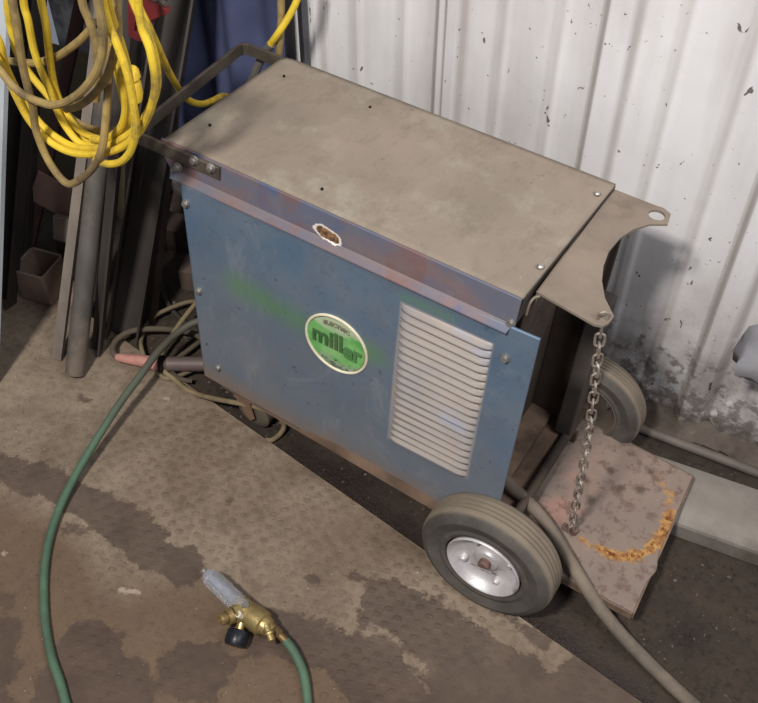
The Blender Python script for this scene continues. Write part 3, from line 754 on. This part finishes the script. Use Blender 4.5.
# pale bag at the right edge
m = MB()
bcn = U(768, 357, 1, .62); lay = None
for_ = []
def bag_pt(u, v):
    th = 2*math.pi*u; ph = math.pi*v; r = .066*(1+.5*noise.noise(Vector((math.cos(th)*2, math.sin(th)*2, v*4))))
    return bcn+Vector((math.cos(th)*math.sin(ph)*r*1.15, math.sin(th)*math.sin(ph)*r*.7, math.cos(ph)*r*(1.4)))
m.grid(bag_pt, 14, 9)
bmesh.ops.remove_doubles(m.bm, verts=m.bm.verts[:], dist=.0005)
neck = bcn+Vector((0, .0, .11)); m.tube([neck, neck+Vector((.02, .04, .2)), Vector((bcn.x+.03, WY-.06, 1.1))], [.012, .006, .006], 8)
tag(m.build('plastic_bag', simple('pale_grey_plastic', (158, 156, 160), (136, 134, 140), 8, .5), ang=70), 'pale grey bag hanging against the white wall at the right edge', 'bag')

# ---------------------------------------------------------------- flowmeter on the floor
fb = U(245, 610, 2, .058); ft = U(205, 572, 2, .060); fe = U(283, 641, 2, .037)
fm = thing('gas_flowmeter', (fb.x, fb.y, 0), 'brass gas flowmeter with clear tube and black knob lying on the floor', 'flowmeter')
M_BRASS = simple('brass', (190, 166, 112), (156, 134, 92), 30, .38, .75, dirt=(110, 92, 62), dlo=.58, dhi=.72, dscale=22)
gl = N('clear_tube_plastic', .12, 0, .5); gl.b.inputs['Transmission Weight'].default_value = .82; gl.b.inputs['IOR'].default_value = 1.3
M_CLEAR = gl.done(srgb(236, 238, 244))
ax = (ft-fb); Lx = ax.length; d = ax.normalized()
m = MB(); m.lathe([(0, 0), (.025, 0), (.025, Lx*.80), (.021, Lx*.90), (.015, Lx*.96), (.0, Lx)], fb, d, 28); m.build('clear_tube', M_CLEAR, fm)
m = MB(); m.lathe([(0, 0), (.008, .0), (.009, Lx*.78), (0, Lx*.8)], fb+d*.01, d, 16); m.build('inner_tube', simple('milky_tube', (128, 128, 140), (108, 108, 118), 20, .3), fm)
m = MB(); m.lathe([(0, 0), (.008, 0), (.008, .010), (0, .014)], ft-d*.004, d, 14); m.build('tube_tip', M_BOLT, fm)
bd = (fe-fb); bd.z = 0; bd = bd.normalized(); bl = (fe-fb).length
m = MB(); m.lathe([(0, -.032), (.026, -.032), (.029, -.026), (.031, -.012), (.029, .0), (.031, .02), (.033, .035), (.033, .06), (.026, .064), (.024, .078), (.017, .084), (.016, .094), (0, .096)], fb+Vector((0, 0, -.006)), bd, 32); m.build('brass_body', M_BRASS, fm)
side = Vector((bd.y, -bd.x, 0))
# hose barb
m = MB(); hb = fb+bd*.05+Vector((0, 0, -.012))-side*.014; e = U(287, 642, 2, .035)
m.cyl(hb, hb.lerp(e, .72), .014, 6); m.cyl(hb.lerp(e, .70), e, .0105, 14); m.build('hose_fitting', simple('dull_fitting', (134, 108, 74), (96, 80, 60), 30, .45, .6), fm)
# small nozzle at the lower end
nz = U(272, 641, 2, .06); m = MB(); nb = fb+bd*.07+Vector((0, 0, .008)); m.cyl(nb, nz, .012, 16, .009); m.lathe([(.012, 0), (.0135, .004), (.012, .008)], nb+(nz-nb)*.5, nz-nb, 16); m.build('outlet_nozzle', M_BRASS, fm)
# inlet nut and stem to the left
k0 = fb+bd*-.0; k1 = U(223, 619, 2, .078); kd = (k1-k0)
m = MB(); m.cyl(k0+kd*.25, k0+kd*.55, .024, 6); m.lathe([(.013, 0), (.021, .0), (.021, .012), (.016, .014)], k0+kd*.62, kd, 20); m.build('inlet_nut', M_BRASS, fm)
m = MB(); m.cyl(k0+kd*.5, k0+kd*.97, .010, 16); m.lathe([(0, -.006), (.014, -.006), (.016, .0), (.016, .010), (.012, .014), (.005, .014), (.004, .008), (0, .008)], k0+kd*.92, kd, 20); m.build('inlet_stem', M_BRASS, fm)
# black knob
kk = U(237, 638, 2, .030); m = MB(); kx = (kk-fb); kx.z = -.02; kx.normalize()
pts = [(0, -.02), (.026, -.02), (.029, -.016), (.030, .010), (.026, .020), (0, .021)]
m.lathe(pts, kk, kx, 24); m.build('adjusting_knob', simple('black_plastic_knob', (34, 36, 44), (24, 25, 30), 20, .35), fm)
m = MB(); m.cyl(fb, kk-kx*.01, .011, 12); m.build('valve_stem', M_BRASS, fm)
m = MB(); m.cyl(fb.lerp(kk, .35)+Vector((0, 0, .02)), fb.lerp(kk, .35)+Vector((-.004, -.006, .036)), .009, 12); m.build('relief_button', simple('ivory_plastic', (196, 186, 170), (176, 166, 150), 20, .5), fm)
m = MB(); q0 = fb+bd*.0+Vector((0, 0, .02)); m.cyl(q0, q0+Vector((.006, .004, .012)), .008, 8); m.build('set_screw', M_BOLT, fm)

# ---------------------------------------------------------------- left side: leaning stock
def bar(name, base, topv, mat, label, cat, group=None, kind='tube', size=(.03, .03), ext=1.0, rot=0.):
    a = Vector(base); b = Vector(topv); b = a+(b-a)*ext; d = (b-a).normalized()
    u = d.cross(Vector((0, 1, 0))).normalized(); v = d.cross(u); R = Matrix((u, v, d)).transposed() @ Matrix.Rotation(rot, 3, 'Z')
    m = MB(); Ln = (b-a).length; T = lambda p: a + R @ Vector(p); w_, h_ = size
    if kind == 'tube':
        m.lathe([(w_*.78, .0), (w_, 0), (w_, Ln), (w_*.78, Ln), (w_*.78, 0)], a, d, 28)
    else:
        t = .007
        sec = {'channel': [(-w_, -h_), (w_, -h_), (w_, h_), (w_-t, h_), (w_-t, -h_+t), (-w_+t, -h_+t), (-w_+t, h_), (-w_, h_)],
               'angle': [(-w_, -h_), (w_, -h_), (w_, -h_+t), (-w_+t, -h_+t), (-w_+t, h_), (-w_, h_)],
               'flat': [(-w_, -h_), (w_, -h_), (w_, h_), (-w_, h_)],
               'beam': [(-w_, -h_), (w_, -h_), (w_, -h_+t), (t/2, -h_+t), (t/2, h_-t), (w_, h_-t), (w_, h_), (-w_, h_), (-w_, h_-t), (-t/2, h_-t), (-t/2, -h_+t), (-w_, -h_+t)]}[kind]
        m.solid([T((x, y, 0)) for x, y in sec], d*Ln)
    # lift so that the lowest point stands on the floor
    lo = min(v.co.z for v in m.bm.verts)
    fl = 0 if a.y < edge_y(a.x) else DZ
    for v in m.bm.verts: v.co.z += fl-lo+.001
    o = m.build(name, mat, ang=30); tag(o, label, cat, group); return o
def F(x, y, h=0): return U(x, y, 2, h)
M_PIPE = simple('dark_grey_pipe', (106, 100, 94), (76, 72, 68), 9, .6, .15, dirt=(118, 104, 92), dlo=.48, dhi=.62, stretch=(1, 1, .3))
M_STK = simple('greyish_bar', (142, 130, 118), (112, 102, 94), 8, .65, .1, stretch=(1, 1, .3))
M_RUST = simple('dark_rust_bar', (98, 68, 62), (72, 52, 48), 9, .7, .05, stretch=(1, 1, .3))
M_BLK = simple('blackened_steel', (70, 63, 58), (48, 43, 40), 7, .65, .1, stretch=(1, 1, .3))
G = 'steel stock leaning at the left'
bar('steel_pipe', F(76,376), U(118,0,1,.42), M_PIPE, 'dark grey steel pipe nearest the camera, its open end on the floor', 'pipe', None, 'tube', (.031, .031), 1.15)
bar('steel_bar', F(58,360), U(103,0,1,.46), M_STK, 'narrow light grey bar just left of the front dark pipe', 'bar', None, 'flat', (.016, .008), 1.15, .3)
bar('steel_angle', F(96,354), U(130,0,1,.27), M_BLK, 'thin dark bar leaning between the front pipe and the wide beam', 'bar', None, 'angle', (.018, .018), 1.15, .4)
bar('flanged_bar', F(123,337), U(174,10,1,.50), M_BLK, 'wide dark flanged beam leaning nearest the welding machine', 'steel beam', None, 'channel', (.052, .034), 1.15, .5)
bar('steel_channel', F(146,325,DZ), U(180,0,1,.58), simple('brownish_channel', (108, 92, 86), (80, 68, 62), 8, .65, .2), 'brownish channel leaning behind the wide dark beam', 'steel channel', None, 'angle', (.03, .022), 1.15, .2)
bar('steel_post', F(2,306), U(27,0,1,.36), M_BLK, 'broad blackened post at the far left, beside the pale board', 'post', None, 'channel', (.044, .03), 1.15, .3)
bar('rusty_bar', F(30,250,DZ)+Vector((.0, .0, 0)), U(83,0,1,.60), M_RUST, 'dark red rusted bar behind the yellow cord coil', 'bar', None, 'flat', (.020, .008), 1.15, .2)
bar('iron_bar', F(25,290,DZ), U(42,0,1,.50), M_BLK, 'thin blackened bar behind the broad post', 'bar', None, 'angle', (.02, .016), 1.15, .2)
bar('grey_pipe', F(95,300,DZ), U(99,0,1,.52), simple('mid_grey_pipe', (150, 143, 138), (118, 112, 108), 8, .55, .3), 'mid grey pipe standing behind the front dark pipe', 'pipe', None, 'tube', (.024, .02), 1.1)
bar('steel_tube', F(128,310,DZ), U(137,0,1,.52), simple('dull_tube', (120, 112, 106), (90, 84, 78), 8, .55, .3), 'dull narrow tube behind the yellow plug', 'pipe', None, 'tube', (.02, .02), 1.1)
# pale board at the far left edge
m = MB()
p0 = F(-5, 388); p1 = U(7, 0, 1, .10); dr = (p1-p0).normalized()
m.solid([p0, p0+dr*1.75, p0+dr*1.75+Vector((-.5, -.06, 0)), p0+Vector((-.5, -.06, 0))], Vector((.0, .016, .0)))
lo_ = min(v.co.z for v in m.bm.verts)
for v in m.bm.verts: v.co.z += .001-lo_
tag(m.build('pale_board', simple('pale_blue_grey', (184, 188, 190), (164, 168, 172), 5, .5)), 'pale blue grey board standing at the far left edge', 'board')
# grey sheets leaning behind the stock
def sheet(name, pts, label, mat, y0, y1):
    q = [U(x, y, 1, y0+(y1-y0)*clamp((250-y)/250)) for x, y in pts]; m = MB(); m.solid(q, Vector((0, .008, .004)))
    lo = min(v.co.z for v in m.bm.verts)
    o = m.build(name, mat, smooth=False); tag(o, label, 'metal sheet'); return o
q = MB(); a = Vector((-1.12, .645, DZ+.002)); b = Vector((-.76, .645, DZ+.002)); c = Vector((-.76, .70, 1.5)); e = Vector((-1.15, .70, 1.55))
q.solid([a, b, c, e], (0, .008, .002)); tag(q.build('metal_sheet', simple('grey_sheet', (186, 184, 182), (146, 144, 142), 4, .5, .05, dirt=(96, 92, 88), dlo=.5, dhi=.58, dscale=4), smooth=False), 'grey metal sheet leaning on the wall behind the stock', 'metal sheet')
q = MB(); a = Vector((-1.30, .54, DZ+.002)); b = Vector((-.82, .56, DZ+.002)); c = Vector((-.86, .625, .62)); e = Vector((-1.36, .625, .58))
q.solid([a, b, c, e], (0, .008, .002)); tag(q.build('metal_sheet', simple('olive_sheet', (104, 92, 70), (76, 68, 54), 5, .7, .1), smooth=False), 'shorter dark olive plate leaning in front of the grey sheet', 'metal sheet')
# offcuts
bx = F(47, 292, DZ+.02); 
def boxtube():
    t = thing('square_tube_offcut', (bx.x, bx.y, 0), 'short square tube offcut standing open end up on a small plate', 'steel offcut')
    m = MB(); a = math.radians(12); R = Matrix.Rotation(a, 3, 'Z')
    def rr(s_, r, z_):
        pts = []
        for cx, cy, a0 in ((1, 1, 0), (-1, 1, 90), (-1, -1, 180), (1, -1, 270)):
            for k in range(5): th = math.radians(a0+90*k/4); pts.append(Vector(((s_-r)*cx+r*math.cos(th), (s_-r)*cy+r*math.sin(th), z_)))
        return pts
    c = Vector((bx.x, bx.y, .005)); O = [rr(.064, .014, 0), rr(.064, .014, .125), rr(.056, .008, .125), rr(.056, .008, .002)]
    rings = [m.verts([c+R @ p for p in o]) for o in O]
    for A, B in zip(rings, rings[1:]+rings[:1]):
        for k in range(20): m.face([A[k], A[(k+1) % 20], B[(k+1) % 20], B[k]])
    m.build('tube_wall', simple('brown_tube', (158, 136, 122), (130, 112, 100), 9, .6, .2), t)
boxtube()
def slab(name, c, size, rz, rx, mat, label, cat='steel offcut', ry=0):
    m = MB(); R = Matrix.Rotation(rz, 3, 'Z') @ Matrix.Rotation(ry, 3, 'Y') @ Matrix.Rotation(rx, 3, 'X'); m.obox(c, size, R)
    o = m.build(name, mat, smooth=False, bevel=.002); tag(o, label, cat); return o
M_PK = simple('pinkish_plate', (168, 134, 124), (136, 108, 100), 8, .7, .1)
M_GY = simple('greyish_plate', (168, 152, 136), (136, 122, 108), 8, .7, .1)
slab('steel_plate', (bx.x+.02, bx.y-.0, DZ+.009), (.20, .16, .012), .45, 0, M_PK, 'flat rusty plate lying under the square tube offcut')
p = U(54, 196, 1, .26); slab('steel_plate', p, (.15, .008, .12), .25, -.25, M_PK, 'pinkish rusty plate tilted against the dark olive sheet', ry=.45)
p = U(66, 229, 1, .22); slab('steel_block', p, (.08, .03, .085), .25, -.35, M_GY, 'small square grey plate left of the front pipe', ry=.05)
p = U(76, 252, 1, .25); slab('scrap_block', (p.x, p.y, .05), (.12, .06, .15), .2, -.2, M_DARKBODY, 'dark scrap block behind the square tube offcut')
p = F(190, 278, 0); slab('brick', (p.x+.04, p.y+.02, .02), (.13, .09, .09), .35, 0, simple('dusty_brick', (104, 88, 78), (80, 68, 60), 12, .8), 'dusty brown brick on the ground behind the blue panel', 'brick')
p = F(170, 250, 0); slab('wood_block', (p.x-.02, p.y+.06, .03), (.09, .09, .12), .2, .1, M_DARKBODY, 'dark block in the shadow left of the machine', 'block')
# gravel-like slag under the machine: countless crumbs
m = MB()
for i in range(520):
    if i % 3: px = random.uniform(150, 300); p = F(px, 300+random.random()*150, DZ)
    else: p = Vector((random.uniform(.0, 1.6), random.uniform(-.05, .62), DZ))
    if p.y < edge_y(p.x)+.012 or p.y > .68: continue
    r = random.uniform(.0015, .0055)
    R = Matrix.Rotation(random.random()*6, 3, 'Z') @ Matrix.Rotation(random.random()*6, 3, 'X'); m.obox(p+Vector((0, 0, r*.5)), (r*2, r*1.4, r), R)
slag = m.build('slag_crumbs', simple('slag', (110, 98, 88), (64, 56, 50), 60, .7), smooth=False)
tag(slag, 'loose crumbs of slag scattered on the dark ground under the machine', 'debris', kind='stuff')

# blue cloth hanging from above, lengthened downward to stand in for deep shadow
m = MB()
ctl = U(184, 0, 1, .62); ctr = U(306, 0, 1, .66)
def cloth(u, v):
    x = -.72+.60*u; z = 1.75-1.70*v
    x += -.0*v; fold = .030*math.sin(u*15+.8*math.sin(v*2))+.016*math.sin(u*31+1.3)
    lean = .0 if u > .15 else (.15-u)*.3*v
    return Vector((x+lean+.06*v*(.5-u), .655+fold*(.4+.6*v), z+.02*math.sin(u*6)*v))
m.grid(cloth, 90, 40)
def cl_mat():
    n = N('navy_cloth', .85, 0, .2)
    c = n.mix(n.ramp(n.noise(3, 4), .35, .65), srgb(82, 88, 120), srgb(56, 61, 86)); return n.done(c, n.bump(n.noise(240, 2), .0006, .5))
tag(m.build('hanging_cloth', cl_mat(), solid=.004, noflip=True, ang=80), 'navy blue cloth hanging against the wall behind the machine', 'cloth')
# post between cloth and white wall
m = MB(); p = U(303, 50, 1, .68); p = U(304, 50, 1, .70); m.box((p.x-.008, .690, DZ), (p.x+.008, .712, 1.9)); tag(m.build('wall_post', simple('grey_post', (104, 102, 106), (84, 82, 86), 8, .6, .2)), 'narrow grey post between the navy cloth and the white wall', 'post')

# ---------------------------------------------------------------- cords hanging at the left
def cpath(pts, y):
    out = []
    for i, p in enumerate(pts):
        yy = y+(p[2] if len(p) > 2 else 0); out.append(U(p[0], p[1], 1, yy))
    return out
yel = [
 ([(6,-25), (8,10), (11,30), (17,52), (30,74), (50,98), (63,114), (70,126), (80,137), (97,143), (112,138), (126,128), (134,108)], -.10),
 ([(21,-25), (24,5), (28,20), (34,50), (41,70), (49,88), (57,110), (66,127), (80,143), (97,146)], -.13),
 ([(37,-25), (42,5), (46,25), (49,52), (54,84), (62,106), (72,122), (84,133), (106,140), (119,131), (125,112), (122,92), (116,66)], -.11),
 ([(-12,20), (0,43), (5,64), (16,88), (27,106), (41,124), (56,137), (75,147), (97,148), (116,142), (134,130), (148,112), (157,86), (155,58), (146,30), (133,0), (126,-25)], -.15),
 ([(-14,38), (2,66), (12,88), (27,117), (42,135), (60,148), (78,154), (98,154), (118,149), (134,138), (146,120), (153,100), (155,80), (150,50), (141,24), (136,-20)], -.17),
 ([(99,-25), (103,4), (110,28), (117,44), (128,76), (134,108), (136,130), (131,150), (122,161), (112,164), (103,163), (95,160)], -.19),
 ([(104,-25), (108,2), (114,24), (121,44), (127,66), (131,90), (135,116), (134,134), (128,144)], -.165),
 ([(114,44), (119,62), (122,80), (125,98), (125,114), (120,128), (108,138), (92,140)], -.145)]
tan = [
 ([(9,-25), (13,5), (17,26), (22,62), (28,88), (33,108), (36,130), (46,156), (58,175), (69,184), (81,179), (93,168), (100,155), (104,137,.01), (107,104,.03), (109,70,.05), (109,30,.07), (108,-25,.08)], -.195),
 ([(95,-25), (98,2), (102,24), (103,47), (97,70), (84,89), (68,101), (53,105), (40,102), (24,95), (12,85), (0,70), (-14,52)], -.21),
 ([(78,-25), (83,5), (89,20), (94,36), (97,50), (98,75), (96,100)], -.11),
 ([(112,-25,.05), (116,5,.05), (118,28,.02), (116,46), (112,62), (106,78), (94,94), (80,105), (66,109)], -.18),
 ([(9,61), (31,63), (45,61), (60,55), (78,42), (89,31), (97,22)], -.09),
 ([(62,108), (70,117), (80,124), (95,130), (112,131), (122,128)], -.09)]
cz = thing('cord_coil', U(90, 164, 1, -.15), 'hanging coil of yellow and grimy tan cord at the upper left', 'cord coil')
for i, (pts, y) in enumerate(yel):
    m = MB(); m.tube(cpath(pts, y), .0083, 10); m.build('yellow_loop', M_YEL, cz)
for i, (pts, y) in enumerate(tan):
    m = MB(); m.tube(cpath(pts, y), .0088, 10); m.build('tan_loop', M_TAN, cz)
pl = U(129, 74, 1, -.02); pe = U(136, 98, 1, -.02); dd = (pe-pl)
m = MB(); m.lathe([(0, -.012), (.020, -.012), (.024, -.006), (.024, .010), (.019, .016), (.021, .022), (.019, .05), (.012, .068), (0, .07)], pl, dd, 20)
for a in (-.008, .008): m.box((pl.x+a-.002, pl.y-.03, pl.z+.004), (pl.x+a+.002, pl.y-.018, pl.z+.012))
tag(m.build('cord_plug', simple('yellow_plug', (232, 196, 52), (196, 160, 60), 20, .5)), 'yellow rubber plug hanging behind the cord coil', 'plug')
m = MB(); m.tube([U(130,-25,1,.02), U(138,5,1,.03), U(151,32,1,.05), U(165,64,1,.14), U(174,81,1,.22), U(186,98,1,.30), U(200,104,1,.36), U(212,101,1,.42), U(226,96,1,.48), U(240,110,1,.54)], .0092, 10)
tag(m.build('yellow_cord', M_YEL), 'single yellow cord swinging behind the flat bar handle', 'cord')
m = MB(); m.tube([U(303,-25,1,.60), U(297,0,1,.58), U(288,18,1,.56), U(279,32,1,.54), U(270,45,1,.535)], .0098, 10)
uc = m.build('power_cord', M_YEL); tag(uc, 'yellow cord with grey sleeved end dropping behind the machine top', 'cord')
m = MB(); m.tube([U(271,44,1,.535), U(265,53,1,.535), U(259,64,1,.53), U(254,76,1,.525), Vector(U(250,90,1,.52)), Vector(U(250,150,1,.53))], .0125, 10); m.build('grey_sleeve', simple('grey_sleeve', (108, 102, 98), (86, 82, 78), 14, .6), uc)
m = MB(); m.tube([U(281,-25,1,.575), U(281,0,1,.57), U(281,25,1,.56), U(279,52,1,.55), U(277,70,1,.55), U(276,120,1,.56)], .0105, 10)
tag(m.build('grimy_cord', M_TAN), 'grimy tan cord hanging straight down behind the machine top', 'cord')
# red clamp hanging above the plug
rcx = U(148, 20, 1, .12)
m = MB()
def rp(x, y): return U(x, y, 1, .12)
t = thing('red_clamp', rcx, 'dark red metal clamp hanging behind the yellow cords', 'clamp')
m.solid([rp(*p) for p in ((128,36), (127,4), (138,-14), (152,-14), (156,4), (165,10), (166,15), (158,18), (152,20), (146,30), (143,43), (134,40))], (0, .02, 0), [[rp(*p) for p in ((134,32), (135,22), (142,21), (141,33))]])
m.build('clamp_body', simple('red_paint', (118, 40, 42), (84, 30, 32), 16, .45), t, bevel=.002, smooth=False)
m = MB(); m.cyl(rp(128,-12), rp(166,4), .006); m.build('clamp_screw', M_HANDLE, t)

# tidy helper keys
for o in bpy.data.objects:
    if '_org' in o: del o['_org']
